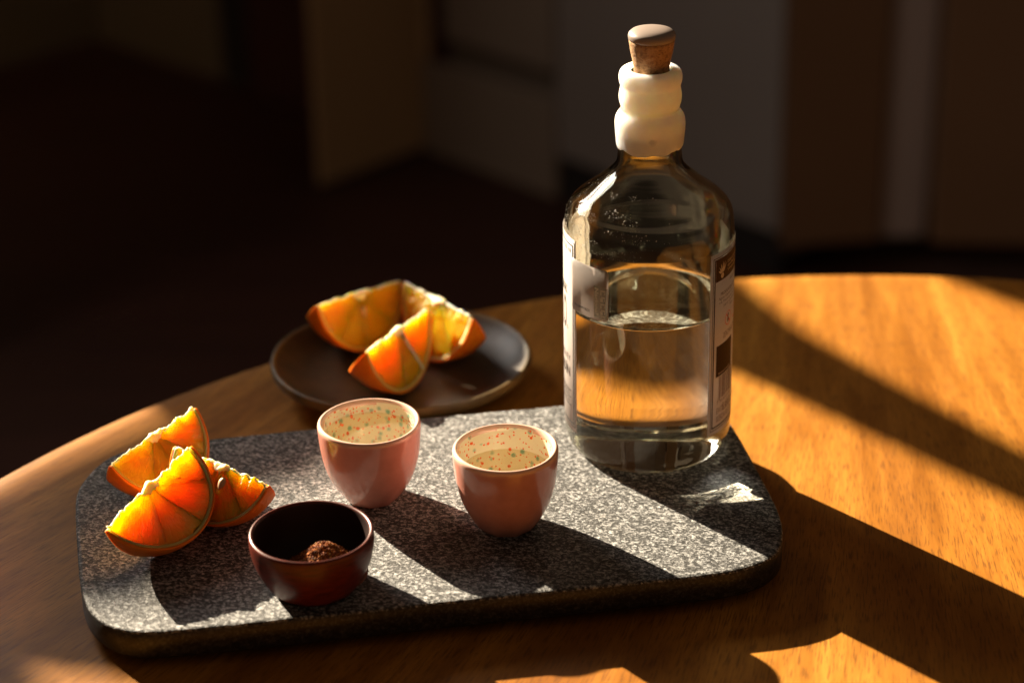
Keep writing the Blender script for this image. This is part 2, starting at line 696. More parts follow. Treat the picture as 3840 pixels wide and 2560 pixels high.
def slab_poly(name, poly, u0, th, mat, parent=None):
    """polygon in (v, h) stood up across the light's way"""
    n = len(poly)
    vs = [win(v, u0, h) for v, h in poly] + [win(v, u0 - th, h) for v, h in poly]
    fs = [tuple(range(n)), tuple(range(2 * n - 1, n - 1, -1))] + [(i, (i + 1) % n, n + (i + 1) % n, n + i) for i in range(n)]
    return link_obj(name, mesh_from(vs, fs), mat, parent, False)




def through(v, u, plane):
    """where the light that lands on the table at (v, u) crosses the upright plane of the window"""
    p = NN * v + DD * u
    k = (plane - u) / (LAMP.dot(DD) - u)
    q = p + (LAMP - p) * k
    return (q.dot(NN), q.z)


m_wall = mat_wallpaint('window_wall_plaster', (.45, .36, .27))
WL, WB = through(.350, -.95, U0)
WR, WT = through(.932, .2, U0)
for poly in ([(-1.0, ZF), (WL, ZF), (WL, 2.2), (-1.0, 2.2)], [(WR, ZF), (1.10, ZF), (1.10, 2.2), (WR, 2.2)],
             [(WL, ZF), (WR, ZF), (WR, WB), (WL, WB)], [(WL, WT), (WR, WT), (WR, 2.2), (WL, 2.2)]):
    tag(slab_poly('wall', poly, U0, .12, m_wall), kind='structure')
t = thing('window', 'wooden window left of the picture with added pieces that block the low sun', 'window', win(.65, U0, WB))
m_blocker = plain('sun_blocker_paint', (.35, .30, .24), .5)


def shade(name, pts, pl, th, mat, parent):  # unseen blocker, outlined by the shade wanted on the table
    return slab_poly(name, [through(v, u, pl) for v, u in pts], pl, th, mat, parent)


shade('sun_blocker_bar', [(.34, -.805), (.40, -.812), (.42, -.815), (.45, -.820), (.56, -.830), (.56, -.670), (.50, -.672), (.452, -.672), (.438, -.642), (.392, -.634), (.375, -.650), (.34, -.700)], U0 + .025, .02, m_blocker, t)  # added bar, shaped to shade the left table and board
shade('sun_blocker_panel', [(.520, -.99), (.800, -.99), (.800, -.690), (.745, -.692), (.705, -.722), (.685, -.70), (.66, -.690), (.645, -.725), (.58, -.735), (.55, -.685), (.505, -.664)], U0 + .018, .02, m_blocker, t)  # added panel, top edge shaped to keep sun off plate and board back
t = thing('sun_blocker', 'added strip at the window that blocks the low sun', 'sun_blocker', win(.78, U0 + .06, .75))
shade('sun_blocker_strip', [(.752, -.80), (.842, -.76), (.825, -.715), (.812, -.68), (.799, -.60), (.786, -.50), (.772, -.3), (.765, .2), (.742, .2), (.744, -.5), (.750, -.62)], U0 + .06, .015, plain('sun_blocker_cloth', (.4, .33, .25), .9), t)  # added strip, outlined to throw the slanted dark band right of the bottle

# ------------------------------------------------------------------ table
TC, TR = (.172, .622), .506
t = thing('table', 'round wooden table with warm arcing grain under the stone board', 'table', (TC[0], TC[1], ZF))
prof = [(0, 0.0)] + [(TR * k / 40, 0) for k in range(1, 40)] + [(TR - .003, 0), (TR - .0008, -.0010), (TR, -.0032), (TR, -.020), (TR - .002, -.0235), (TR - .006, -.025), (.2, -.025), (0, -.025)]
link_obj('tabletop', lathe(prof, TC, 256), M_TABLE, t)
prof = [(.055, -.0255), (.055, -.05), (.04, -.10), (.034, -.4), (.042, -.62), (.06, -.66), (.0, -.66)]
link_obj('pedestal', lathe([(0, -.0255)] + prof, TC, 48), M_TABLE, t)
prof = [(0, -.6605), (.06, -.6605), (.20, -.70), (.27, -.735), (.27, -.7495), (0, -.7495)]
link_obj('foot', lathe(prof, TC, 64), M_TABLE, t)

# ------------------------------------------------------------------ stone board
BZ = 0.018
outline = [(-.1961, .8588), (-.1961, .8690), (-.1943, .8782), (-.1912, .8875), (-.1873, .8951), (-.1828, .8997), (-.1770, .9030), (-.165, .9066), (-.1350, .9128), (-.1038, .9180), (-.0441, .9279), (-.0198, .9318), (.0029, .9352), (.0300, .9388), (.060, .9412), (.083, .9390), (.0955, .9300), (.1016, .9170), (.1034, .9103), (.1052, .9001), (.1072, .8879), (.1094, .8730), (.1116, .8586), (.1130, .8478), (.1146, .8351), (.1150, .8247), (.1146, .8166), (.1129, .8067), (.1099, .7990), (.1046, .7925), (.0976, .7879), (.0883, .7842), (.0732, .7808), (.040, .7757), (-.0151, .7672), (-.0332, .7645), (-.0700, .7584), (-.1060, .7526), (-.1214, .7501), (-.1367, .7481), (-.1465, .7473), (-.1534, .7478), (-.1599, .7500), (-.1662, .7543), (-.1716, .7603), (-.1764, .7686), (-.1807, .7807), (-.1839, .7943), (-.1878, .8134), (-.1921, .8345), (-.1950, .8509)]
ol = spline(outline, 6, True)
NB = len(ol)


def inset(d):
    out = []
    for i in range(NB):
        a, b = Vector(ol[i - 1]), Vector(ol[(i + 1) % NB])
        tdir = (b - a).normalized()
        nrm = Vector((-tdir.y, tdir.x))
        if nrm.dot(Vector((-.04, .845)) - Vector(ol[i])) < 0:
            nrm = -nrm
        out.append(Vector(ol[i]) + nrm * d)
    return out


t = thing('serving_board', 'speckled grey granite serving board with rounded corners on the table', 'serving board', (-.04, .845, 0))
verts, faces = [], []
levels = [(.020, BZ, 0), (.0016, BZ, .00012), (.0006, BZ - .00025, .0002), (0, BZ - .0011, .0002), (0, BZ - .006, 0), (0, .0062, 0), (.0012, .0046, 0), (.003, .0040, 0), (.03, .0040, 0)]
for d, z, amp in levels:
    base = len(verts)
    for i, p in enumerate(inset(d)):
        nz = noise.noise(Vector((p.x * 420, p.y * 420, z * 300))) * amp
        verts.append((p.x + nz, p.y + nz, z + (nz if d < .01 else 0)))
    if base:
        for i in range(NB):
            j = (i + 1) % NB
            faces.append((base - NB + i, base - NB + j, base + j, base + i))
faces.append(tuple(range(NB - 1, -1, -1)))
faces.append(tuple(range(len(verts) - NB, len(verts))))
me = mesh_from(verts, faces)
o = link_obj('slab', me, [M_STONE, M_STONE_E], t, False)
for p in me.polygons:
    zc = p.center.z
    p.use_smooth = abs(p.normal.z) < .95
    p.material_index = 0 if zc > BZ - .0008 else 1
m_rub = plain('black_rubber', (.012, .012, .012), .7)
for fx, fy in ((-.15, .79), (-.14, .875), (.07, .81), (.06, .905)):
    link_obj('foot', lathe([(0, .0043), (.007, .0043), (.0076, .002), (.0072, 0.0002), (0, .0002)], (fx, fy), 20), m_rub, t)
BOARD = o

# ------------------------------------------------------------------ bottle
AX, AY, BR = .0618, .9014, .0380
t = thing('mezcal_bottle', 'half full clear glass bottle with white wax neck and cork at the board corner', 'bottle', (AX, AY, BZ))
BOT = t
outer = [(0, .0197), (.012, .0194), (.019, .0186), (.0228, .0179), (.0285, .0178), (.0308, .0179), (.0335, .0188), (.0355, .0208), (.0368, .0232), (.0377, .0270), (.0380, .0315), (.0380, .05), (.0380, .08), (.0380, .11), (.0380, .1209), (.0378, .1240), (.0374, .1289), (.0368, .1333), (.0355, .1362), (.0340, .1382), (.0309, .1410), (.0263, .1445), (.0216, .1484), (.0168, .1527), (.0145, .1562), (.0140, .1603), (.0138, .1628), (.0132, .170), (.0128, .18), (.0128, .192), (.0125, .1955)]
outer = spline([(r, z, 0) for r, z in outer], 3)
outer = [(max(a[0], 0), a[1]) for a in outer]
inner = [(.0103, .1955), (.0106, .18), (.0112, .165), (.0116, .1600), (.0122, .1555), (.0146, .1512), (.0195, .1466), (.0244, .1426), (.0288, .1394), (.0317, .1368), (.0332, .1352), (.0345, .1325), (.0352, .1285), (.0356, .124), (.0358, .1205), (.0358, .11), (.0358, .0985), (.0358, .0935), (.0358, .0922)]
inner = spline([(r, z, 0) for r, z in inner], 3)
inner = [(max(a[0], 0), a[1]) for a in inner]
GL = link_obj('glass_body', lathe(outer + inner, (AX, AY), 128), M_GLASS, t)
# the spirit fills the lower body; its surface climbs the glass in a small meniscus
liq = [(.0358, .0922), (.03575, .0918), (.0354, .0910), (.0346, .0904), (.033, .0903), (.02, .0903), (0, .0903)]
lm_ = lathe(liq, (AX, AY), 128)
if sum(p.normal.z for p in lm_.polygons) < 0:
    lm_.flip_normals()
LQ = link_obj('liquid', lm_, M_GLASS, t)
# specks of dust catching the light on the shoulder
vs, fs = [], []
rd = random.Random(5)
for i in range(1500):
    ph = rd.gauss(-48, 24)
    z = .1235 + .024 * rd.random()
    for q in range(len(outer) - 1):
        if outer[q][1] <= z <= outer[q + 1][1] and outer[q][1] > .1:
            f = (z - outer[q][1]) / (outer[q + 1][1] - outer[q][1] + 1e-9)
            r = outer[q][0] + f * (outer[q + 1][0] - outer[q][0])
            break
    if noise.noise(Vector((ph * .06, z * 260, 1.7))) < -.05:
        continue
    a = radians(ph)
    p = Vector((AX + (r + .00006) * sin(a), AY - (r + .00006) * cos(a), z))
    sz = rd.choice((.00007, .0001, .00013, .00018, .00026))
    k = len(vs)
    for d in ((1, 0, 0), (-1, 0, 0), (0, 1, 0), (0, -1, 0), (0, 0, 1), (0, 0, -1)):
        vs.append(p + Vector(d) * sz * rd.uniform(.5, 1.2))
    for A in ((0, 2, 4), (2, 1, 4), (1, 3, 4), (3, 0, 4), (2, 0, 5), (1, 2, 5), (3, 1, 5), (0, 3, 5)):
        fs.append(tuple(k + j for j in A))
me = bpy.data.meshes.new('dust')
me.from_pydata([tuple(v) for v in vs], [], fs)
tag(link_obj('dust', me, plain('dust_speck', (.85, .82, .78), .3), t, False), kind='stuff')


def waxfn(a, r, z):
    if z < .1655:
        k = noise.noise(Vector((cos(a) * 2.2, sin(a) * 2.2, 1.3))) * .0011 + noise.noise(Vector((cos(a) * 7, sin(a) * 7, 4.3))) * .00045
        z = z + k - .0008 * max(0, cos(a + pi / 2 + .25)) ** 2
    r = r * (1 + .006 * noise.noise(Vector((cos(a) * 1.7, sin(a) * 1.7, z * 160))))
    return r, z


wax = [(.0084, .1972), (.0088, .1982), (.0100, .1985), (.0116, .1983), (.0128, .1976), (.0135, .1962), (.0137, .1945), (.0135, .1925), (.0130, .1910), (.01315, .1895), (.0135, .1875), (.0136, .1858), (.0134, .1840), (.0129, .1822), (.0127, .1810), (.0130, .1798), (.0140, .1785), (.0149, .1768), (.0153, .1748), (.0153, .1720), (.0151, .1690), (.0149, .1665), (.0147, .1650), (.0143, .1638), (.0136, .1637), (.0129, .1645), (.0129, .170)]
wax = spline([(r, z, 0) for r, z in wax], 3)
link_obj('wax_seal', lathe([(a[0], a[1]) for a in wax], (AX, AY), 96, waxfn), M_WAX, t)
st = link_obj('cork_stopper', lathe([(0, .185), (.0072, .185), (.0076, .19), (.0077, .1975), (.0077, .1995), (.0080, .2003), (.0081, .2012), (.0085, .2032), (.0092, .2062), (.0097, .2098), (.0099, .2112), (.0094, .2116), (0, .2116)], (AX + .0004, AY), 72,
                                    lambda a, r, z: (r * (1 + .012 * noise.noise(Vector((cos(a) * 6, sin(a) * 6, z * 900)))), z)), M_CORK, t)
link_obj('cap', lathe([(0, .2112), (.0098, .2112), (.0101, .2118), (.0102, .2130), (.0099, .2140), (.0088, .2150), (.006, .2159), (.003, .2163), (0, .2164)], (AX + .0004, AY), 72), M_CAP, st)

# labels: everything in (phi in degrees, z); phi = 0 faces the camera, positive to the right


def cyl_pt(ph, z, r):
    a = radians(ph)
    return (AX + r * sin(a), AY - r * cos(a), z)


def label_sheet(name, p0, p1, z0, z1, r0, r1, mat, parent, corner=0.0, nphi=40):
    """curved sheet of paper between radii r0 and r1"""
    deg = math.degrees(1 / BR)
    cols = [p0 + (p1 - p0) * i / nphi for i in range(nphi + 1)]
    vs, fs = [], []
    for ph in cols:
        dz = 0
        if corner:
            e = min(ph - p0, p1 - ph) / deg
            if e < corner:
                dz = corner - sqrt(max(0, corner ** 2 - (corner - e) ** 2))
        for r in (r0, r1):
            vs.append(cyl_pt(ph, z0 + dz, r)); vs.append(cyl_pt(ph, z1 - dz, r))
    for i in range(nphi):
        a, b = 4 * i, 4 * (i + 1)
        fs += [(a, b, b + 1, a + 1), (a + 2, a + 3, b + 3, b + 2), (a, a + 2, b + 2, b), (a + 1, b + 1, b + 3, a + 3)]
    e = 4 * nphi
    fs += [(0, 1, 3, 2), (e, e + 2, e + 3, e + 1)]
    return link_obj(name, mesh_from(vs, fs), mat, parent)


class Print:
    """flat print wrapped on the bottle: polygons in (phi, z) collected into one mesh"""
    def __init__(s, r):
        s.v, s.f, s.r = [], [], r

    def rect(s, p0, p1, z0, z1):
        n = max(1, int(abs(p1 - p0) / 2.5))
        for i in range(n):
            a, b = p0 + (p1 - p0) * i / n, p0 + (p1 - p0) * (i + 1) / n
            k = len(s.v)
            s.v += [cyl_pt(a, z0, s.r), cyl_pt(b, z0, s.r), cyl_pt(b, z1, s.r), cyl_pt(a, z1, s.r)]
            s.f.append((k, k + 1, k + 2, k + 3))

    def frame(s, p0, p1, z0, z1, w):
        d = math.degrees(w / BR)
        s.rect(p0, p0 + d, z0, z1); s.rect(p1 - d, p1, z0, z1)
        s.rect(p0 + d, p1 - d, z0, z0 + w); s.rect(p0 + d, p1 - d, z1 - w, z1)

    def poly(s, pts):
        k = len(s.v)
        s.v += [cyl_pt(p, z, s.r) for p, z in pts]
        s.f.append(tuple(range(k, k + len(pts))))

    def ring(s, pc, zc, rad, w, n=28):
        k = len(s.v)
        for i in range(n):
            a = 2 * pi * i / n
            for q in (rad, rad - w):
                s.v.append(cyl_pt(pc + math.degrees(q * cos(a) / BR), zc + q * sin(a), s.r))
        for i in range(n):
            j = (i + 1) % n
            s.f.append((k + 2 * i, k + 2 * j, k + 2 * j + 1, k + 2 * i + 1))

    def text(s, body, p, z, size, width=None, align='LEFT', rot=0.0, bold=0.0):
        """size: height of a capital in metres; width squeezes the line to that many metres"""
        cu = bpy.data.curves.new('txt', 'FONT')
        cu.body = body
        cu.size = size / .70
        cu.align_x = 'LEFT'
        cu.resolution_u = 2
        if bold:
            cu.offset = bold
        ob = bpy.data.objects.new('txt', cu)
        COL.objects.link(ob)
        bpy.context.view_layer.update()
        dg = bpy.context.evaluated_depsgraph_get()
        m = bpy.data.meshes.new_from_object(ob.evaluated_get(dg))
        xs = [v.co.x for v in m.vertices]
        x0, x1 = min(xs), max(xs)
        k = (width / (x1 - x0)) if width else 1.0
        W_ = (x1 - x0) * k
        off = {'LEFT': 0, 'CENTER': -W_ / 2, 'RIGHT': -W_}[align]
        b = len(s.v)
        for v in m.vertices:
            x, y = (v.co.x - x0) * k + off, v.co.y
            if rot:
                x, y = x * cos(rot) - y * sin(rot), x * sin(rot) + y * cos(rot)
            s.v.append(cyl_pt(p + math.degrees(x / BR), z + y, s.r))
        for f in m.polygons:
            s.f.append(tuple(b + i for i in f.vertices))
        bpy.data.objects.remove(ob)
        bpy.data.curves.remove(cu)
        bpy.data.meshes.remove(m)

    def build(s, name, mat, parent):
        me = bpy.data.meshes.new(name)
        me.from_pydata(s.v, [], s.f)
        return link_obj(name, me, mat, parent, False)


P0 = BR + .00005
# front label, turned away to the left
lab = label_sheet('front_label', -135, -60.8, .0318, .1262, P0, BR + .00015, M_PAPER, t)
pr = Print(BR + .00021)
pr.frame(-133.2, -62.2, .0341, .1248, .0004)
pr.frame(-131.5, -64.0, .0352, .1236, .00085)
pr.text('38% Alc. Vol.  750 ml', -67.6, .1192, .0026, None, 'RIGHT')
pr.rect(-122, -74.5, .1012, .1017); pr.rect(-122, -74.5, .0978, .0983)
pr.text('ARTESANAL', -75.2, .0985, .0025, .018, 'RIGHT', bold=.00005)
pr.text('MEZCAL O', -76.3, .0802, .0160, .036, 'RIGHT', bold=.0004)
pr.ring(-74.6, .0817, .0010, .0002)
pr.text('R', -75.3, .0811, .0011)
pr.text('MAGUEY', -69.3, .0657, .0030, None, 'RIGHT')
pr.text('ESPADÍN', -70.0, .0582, .0046, .022, 'RIGHT', bold=.00018)
pr.rect(-124, -68.8, .0510, .0515); pr.rect(-124, -68.8, .0476, .0481); pr.rect(-124, -68.8, .0436, .0441)
pr.text('GRACIELA MORALES', -71.2, .0488, .0019, None, 'RIGHT')
pr.text('MIAHUATLÁN, OAXACA', -71.2, .0449, .0021, None, 'RIGHT')
pr.poly([(-120, .0742), (-73.6, .0746), (-75.6, .0770), (-73.6, .0795), (-120, .0792)])
pr.build('black_print', M_INK, lab)
pr = Print(BR + .00026)
pr.text('HERMANOS MORALES', -78.0, .0758, .0020, None, 'RIGHT')
pr.build('ribbon_lettering', M_PAPER, lab)
# tax sticker half over the front label (its square code is left out)
stk = label_sheet('tax_sticker', -66.2, -30.9, .0935, .1180, BR + .00028, BR + .00036, M_STICK, t, .0016, 48)
pr = Print(BR + .00041)
pr.text('Nn-2304918221', -61.6, .0962, .0012, .0104, bold=.00004)
pr.build('black_print', M_INK, stk)
pr = Print(BR + .00040)
pr.rect(-42.2, -31.3, .0948, .1096)
pr.build('silver_patch', M_GREY, stk)
pr = Print(BR + .00045)
pr.text('Nacional', -41.4, .1088, .0020, .0125, rot=-pi / 2, bold=.00008)
for k, zz in enumerate((.1083, .1052, .1020, .0990, .0962)):
    pr.rect(-36.8 + (k % 2) * .6, -33.2, zz - .0006, zz)
    pr.rect(-36.8, -36.0 + (k % 2), zz - .0024, zz - .0008)
    pr.rect(-33.8, -33.2, zz - .0018, zz - .0010)
pr.build('pale_print', M_FAINT, stk)
# back label, right of the bottle
lab = label_sheet('back_label', 40.8, 112, .0338, .1222, P0, BR + .00015, M_PAPER, t)
pr = Print(BR + .00021)
pr.frame(43.3, 109.5, .0357, .1202, .00035)
pr.frame(44.7, 108.2, .0368, .1194, .0007)
pr.rect(46.0, 107, .1086, .1192)
pr.rect(48.3, 72.4, .0619, .0772)
pr.build('brown_print', M_BROWN, lab)
pr = Print(BR + .00026)
for k, (ang, ln) in enumerate(((-52, .0030), (-30, .0040), (-11, .0049), (7, .0056), (22, .0056), (37, .0052))):
    a = radians(ang)
    bx, bz = 53.2 + (ang * .018), .1118
    dx, dz = sin(a), cos(a)
    w = .00048
    pts = [(0, 0), (-w, ln * .35), (-w * .5, ln * .75), (0, ln), (w * .5, ln * .75), (w, ln * .35)]
    pr.poly([(bx + math.degrees((x * dz + y * dx) / BR), bz + (-x * dx + y * dz)) for x, y in pts])
pr.poly([(53.4 + math.degrees(.00125 * cos(q) / BR), .1107 + .00125 * sin(q)) for q in [2 * pi * i / 14 for i in range(14)]])
pr.build('agave_emblem', M_PAPER, lab)
pr = Print(BR + .00026)
for k, s_ in enumerate(('DESDE 2004 EN OAXACA', 'SANTIAGO MATATLÁN', 'Y PARA EL MUNDO')):
    pr.text(s_, 60.6, .1150 - k * .0020, .0013)
pr.build('white_print', M_PAPER, lab)
pr = Print(BR + .00026)
pr.text('DENOMINACIÓN DE ORIGEN', 51.0, .0628, .0008, .012, bold=.00003)
pr.build('white_print', M_PAPER, lab)
pr = Print(BR + .00021)
pr.text('AGAVE 100%', 65.0, .1055, .0019)
pr.text('PRODUCIDO, ENVASADO POR', 52.0, .1011, .0015, bold=.00004)
pr.text('Agave Capital S.A. de C.V.', 49.8, .0992, .0014)
pr.text('1-A, Fraccionamiento Santa Rosa', 50.4, .0972, .0013)
pr.text('Juárez, C.P. 68039 Oaxaca', 55.7, .0951, .0013)
pr.text('México', 66.0, .0932, .0013)
pr.text('DENOMINACIÓN DE ORIGEN', 56.6, .0794, .0028, .026)
pr.poly([(62.2, .0858), (64.6, .0858), (65.3, .0872), (64.0, .0882), (65.0, .0896), (63.7, .0902), (62.8, .0896), (62.3, .0878)])
x = 51.6
rb = random.Random(3)
while x < 75:
    w = rb.choice((.25, .45, .8))
    pr.rect(x, x + w, .0504 if x > 53 else .0496, .0616)
    x += w + rb.choice((.35, .5, .9))
pr.text('7 503012 281 507', 50.2, .0483, .0014, .020)
pr.text('EVITE EL EXCESO', 50.0, .0432, .0030, .021)
pr.text('EL ABUSO', 57.8, .0432, .0040, .010)
pr.text('BEBIDA ALCOHÓLICA', 50.0, .0392, .0030, .024)
pr.build('brown_text', M_INKB, lab)
pr = Print(BR + .00026)
pr.ring(63.6, .0878, .0034, .00035)
pr.ring(77.5, .0878, .0034, .00035)
pr.poly([(60.2, .0899), (60.9, .0903), (67.2, .0857), (66.5, .0853)])
pr.build('red_print', M_RED, lab)

sl.cycles.is_caustics_light = True
for o in (GL, LQ):
    o.cycles.is_caustics_caster = True
for o in bpy.data.objects:
    if o.name.startswith(('slab', 'tabletop', 'back_label', 'front_label', 'tax_sticker')):
        o.cycles.is_caustics_receiver = True

# ------------------------------------------------------------------ cups


def make_cup(cx, cy, top, fill, lab_, ph):
    t = thing('ceramic_cup', lab_, 'cup', (cx, cy, BZ), 'small pink ceramic cups on the board')
    h = top - .0558
    outp = [(0, .0184), (.0098, .0184), (.0108, .0181), (.0117, .0184), (.0124, .0192), (.0143, .0217), (.0173, .0270), (.0196, .0325), (.0211, .0381), (.0219, .0432), (.0224, .0485), (.0226, .0525), (.0226, .0545), (.0222, .0556), (.0214, .0560), (.0207, .0556), (.0202, .0546)]
    inp = [(.0200, .0535), (.0198, .0500), (.0194, .0450), (.0185, .0400), (.0170, .0340), (.0148, .0285), (.0120, .0245), (.008, .0222), (.004, .0214), (0, .0212)]
    po = [(a[0], a[1]) for a in spline([(r, z, 0) for r, z in outp], 4)]
    pi_ = [(a[0], a[1]) for a in spline([(r, z, 0) for r, z in inp], 4)]
    no = len(po)

    def fn(a, r, z):
        # hand-cut facets round the foot, a slight wobble above
        k = max(0.0, min(1.0, (.0285 - z) / .010)) if r > .0095 and z < .0285 else 0
        seg = 2 * pi / 9
        f = cos(seg / 2) / cos(((a + ph) % seg) - seg / 2)
        r2 = r * (1 + k * .9 * (f * 1.02 - 1))
        r2 *= 1 + .006 * noise.noise(Vector((cos(a) * 1.3 + ph, sin(a) * 1.3, z * 40)))
        zz = z + h * max(0, (z - BZ) / .038) + (.0002 * sin(2 * a + ph) if z > .05 else 0)
        return r2, zz
    me = lathe(po + pi_, (cx, cy), 108, fn)
    o = link_obj('body', me, [M_PINK, M_SPECK], t)
    for p in me.polygons:
        r = sqrt((p.center.x - cx) ** 2 + (p.center.y - cy) ** 2)
        inside = (p.normal.x * (p.center.x - cx) + p.normal.y * (p.center.y - cy)) < 0 or (p.center.z > .0205 and r < .0085)
        p.material_index = 1 if inside and r < .0201 and p.center.z > .0205 and p.center.z < .0545 + h else 0
    # the drink stands level inside the glaze
    rr = .0198
    for i in range(len(inp) - 1):
        (r0, z0), (r1, z1) = inp[i], inp[i + 1]
        if z1 <= fill <= z0:
            rr = r1 + (r0 - r1) * (fill - z1) / (z0 - z1)
    dm = lathe([(0, fill), (rr - .001, fill), (rr - .0002, fill + .0002), (rr + .0001, fill + .0006)], (cx, cy), 64)
    if sum(p.normal.z for p in dm.polygons) < 0:
        dm.flip_normals()
    link_obj('drink', dm, M_DRINK, t)
    return t


make_cup(-.0633, .8537, .0556, .0492, 'pink ceramic cup filled nearly to its speckled rim, left beside the bowl', .2)
make_cup(-.0038, .8263, .0560, .0442, 'pink ceramic cup filled lower, standing nearest the bottle', .55)

# ------------------------------------------------------------------ wooden bowl and chili salt
BX, BY = -.0838, .7800
t = thing('wooden_bowl', 'small dark red wooden bowl holding chili salt at the front of the board', 'bowl', (BX, BY, BZ))
bo = [(0, .0184), (.0150, .0184), (.0160, .0181), (.0172, .0186), (.0188, .0203), (.0207, .0235), (.0224, .0268), (.0239, .0305), (.0250, .0345), (.0256, .0385), (.0257, .0420), (.0255, .0434), (.0248, .0440), (.0240, .0436), (.0236, .0424), (.0235, .0395), (.0230, .0350), (.0220, .0310), (.0200, .0275), (.017, .0248), (.012, .0232), (.006, .0226), (0, .0225)]
bo = [(a[0], a[1]) for a in spline([(r, z, 0) for r, z in bo], 4)]
me = lathe(bo, (BX, BY), 108)
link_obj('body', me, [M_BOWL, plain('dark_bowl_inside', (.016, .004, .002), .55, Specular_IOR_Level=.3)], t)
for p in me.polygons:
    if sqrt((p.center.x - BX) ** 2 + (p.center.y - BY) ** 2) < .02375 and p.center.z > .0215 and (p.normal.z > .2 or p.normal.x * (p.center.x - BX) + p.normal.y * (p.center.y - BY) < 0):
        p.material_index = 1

sx, sy = BX + .0045, BY + .001
t = thing('chili_salt', 'small rough mound of orange brown chili salt in the wooden bowl', 'seasoning', (sx, sy, .0226))
a_ = NT('chili_salt_grain')
oi = a_.n('ShaderNodeNewGeometry').outputs['Random Per Island']
cc = a_.ramp(oi, [(0, (.06, .012, .004)), (.35, (.26, .060, .009)), (.62, (.50, .17, .022)), (.85, (.12, .022, .005)), (1, (.62, .36, .12))])
a_.l(cc, a_.p.inputs['Base Color'])
a_.setp(Roughness=.75, Specular_IOR_Level=.2)
M_SALT = a_.m


def mound(r):
    return .0232 + .0136 * math.exp(-(r / .0128) ** 2.2) - .0005


vs, fs = [], []
NR, NA = 16, 40
vs.append((sx, sy, mound(0)))
for i in range(1, NR + 1):
    for k in range(NA):
        a = 2 * pi * k / NA
        r = .0180 * i / NR
        z = mound(r) + .0008 * noise.noise(Vector((r * cos(a) * 500, r * sin(a) * 500, 2))) + (0 if i < NR else -.001)
        vs.append((sx + r * cos(a), sy + r * sin(a), z))
for k in range(NA):
    fs.append((0, 1 + k, 1 + (k + 1) % NA))
for i in range(NR - 1):
    for k in range(NA):
        b0, b1 = 1 + i * NA, 1 + (i + 1) * NA
        fs.append((b0 + k, b1 + k, b1 + (k + 1) % NA, b0 + (k + 1) % NA))
link_obj('mound', mesh_from(vs, fs), plain('chili_salt_bulk', (.10, .020, .005), .8), t)
vs, fs = [], []
rg = random.Random(11)
for i in range(5200):
    r = .0172 * sqrt(rg.random()) if i % 3 else .010 * sqrt(rg.random())
    a = rg.random() * 2 * pi
    x, y = sx + r * cos(a), sy + r * sin(a)
    z = mound(r) + .0008 * noise.noise(Vector((r * cos(a) * 500, r * sin(a) * 500, 2))) + rg.uniform(0, .0004)
    s = rg.choice((.0002, .0003, .00045, .00065))
    k = len(vs)
    rv = [Vector((rg.gauss(0, 1), rg.gauss(0, 1), rg.gauss(0, 1))).normalized() for _ in range(1)][0]
    q = rv.to_track_quat('Z', 'Y')
    for dx, dy, dz in ((1, 0, 0), (-1, 0, 0), (0, 1, 0), (0, -1, 0), (0, 0, .8), (0, 0, -.8)):
        w = q @ Vector((dx, dy * .8, dz)) * s
        vs.append((x + w.x, y + w.y, z + w.z))
    for A in ((0, 2, 4), (2, 1, 4), (1, 3, 4), (3, 0, 4), (2, 0, 5), (1, 2, 5), (3, 1, 5), (0, 3, 5)):
        fs.append(tuple(k + j for j in A))
me = bpy.data.meshes.new('grains')
me.from_pydata(vs, [], fs)
tag(link_obj('grains', me, M_SALT, t, False), kind='stuff')

# ------------------------------------------------------------------ clay plate
PX, PY = -.0559, .9985
PRX, PRY = .0658, .0615
t = thing('clay_plate', 'dark burnished clay plate behind the cups with three orange wedges', 'plate', (PX, PY, 0))
pp = [(0, .0006), (.52, .0006), (.60, .0010), (.75, .0040), (.90, .0084), (.975, .0116), (.996, .0134), (1.0, .0154), (.992, .0170), (.975, .0174), (.955, .0164), (.90, .0134), (.80, .0096), (.68, .0072), (.5, .0062), (.25, .0060), (0, .0060)]
pp = [(a[0], a[1]) for a in spline([(r, z, 0) for r, z in pp], 4)]
me = lathe([(r * PRX, z) for r, z in pp], (0, 0), 128, lambda a, r, z: (r * (1 + .010 * noise.noise(Vector((cos(a) * .9 + 3, sin(a) * .9, .5)))), z + (.0006 * noise.noise(Vector((cos(a) * 1.1, sin(a) * 1.1, 7))) if r > .04 else 0)))
for v in me.vertices:
    v.co.y *= PRY / PRX
    v.co.x += PX
    v.co.y += PY
link_obj('dish', me, [M_PLATE, M_PLATE_E], t)
for p in me.polygons:
    q = sqrt((p.center.x - PX) ** 2 + ((p.center.y - PY) * PRX / PRY) ** 2) / PRX
    if q > .955 or p.normal.z < -.1:
        p.material_index = 1

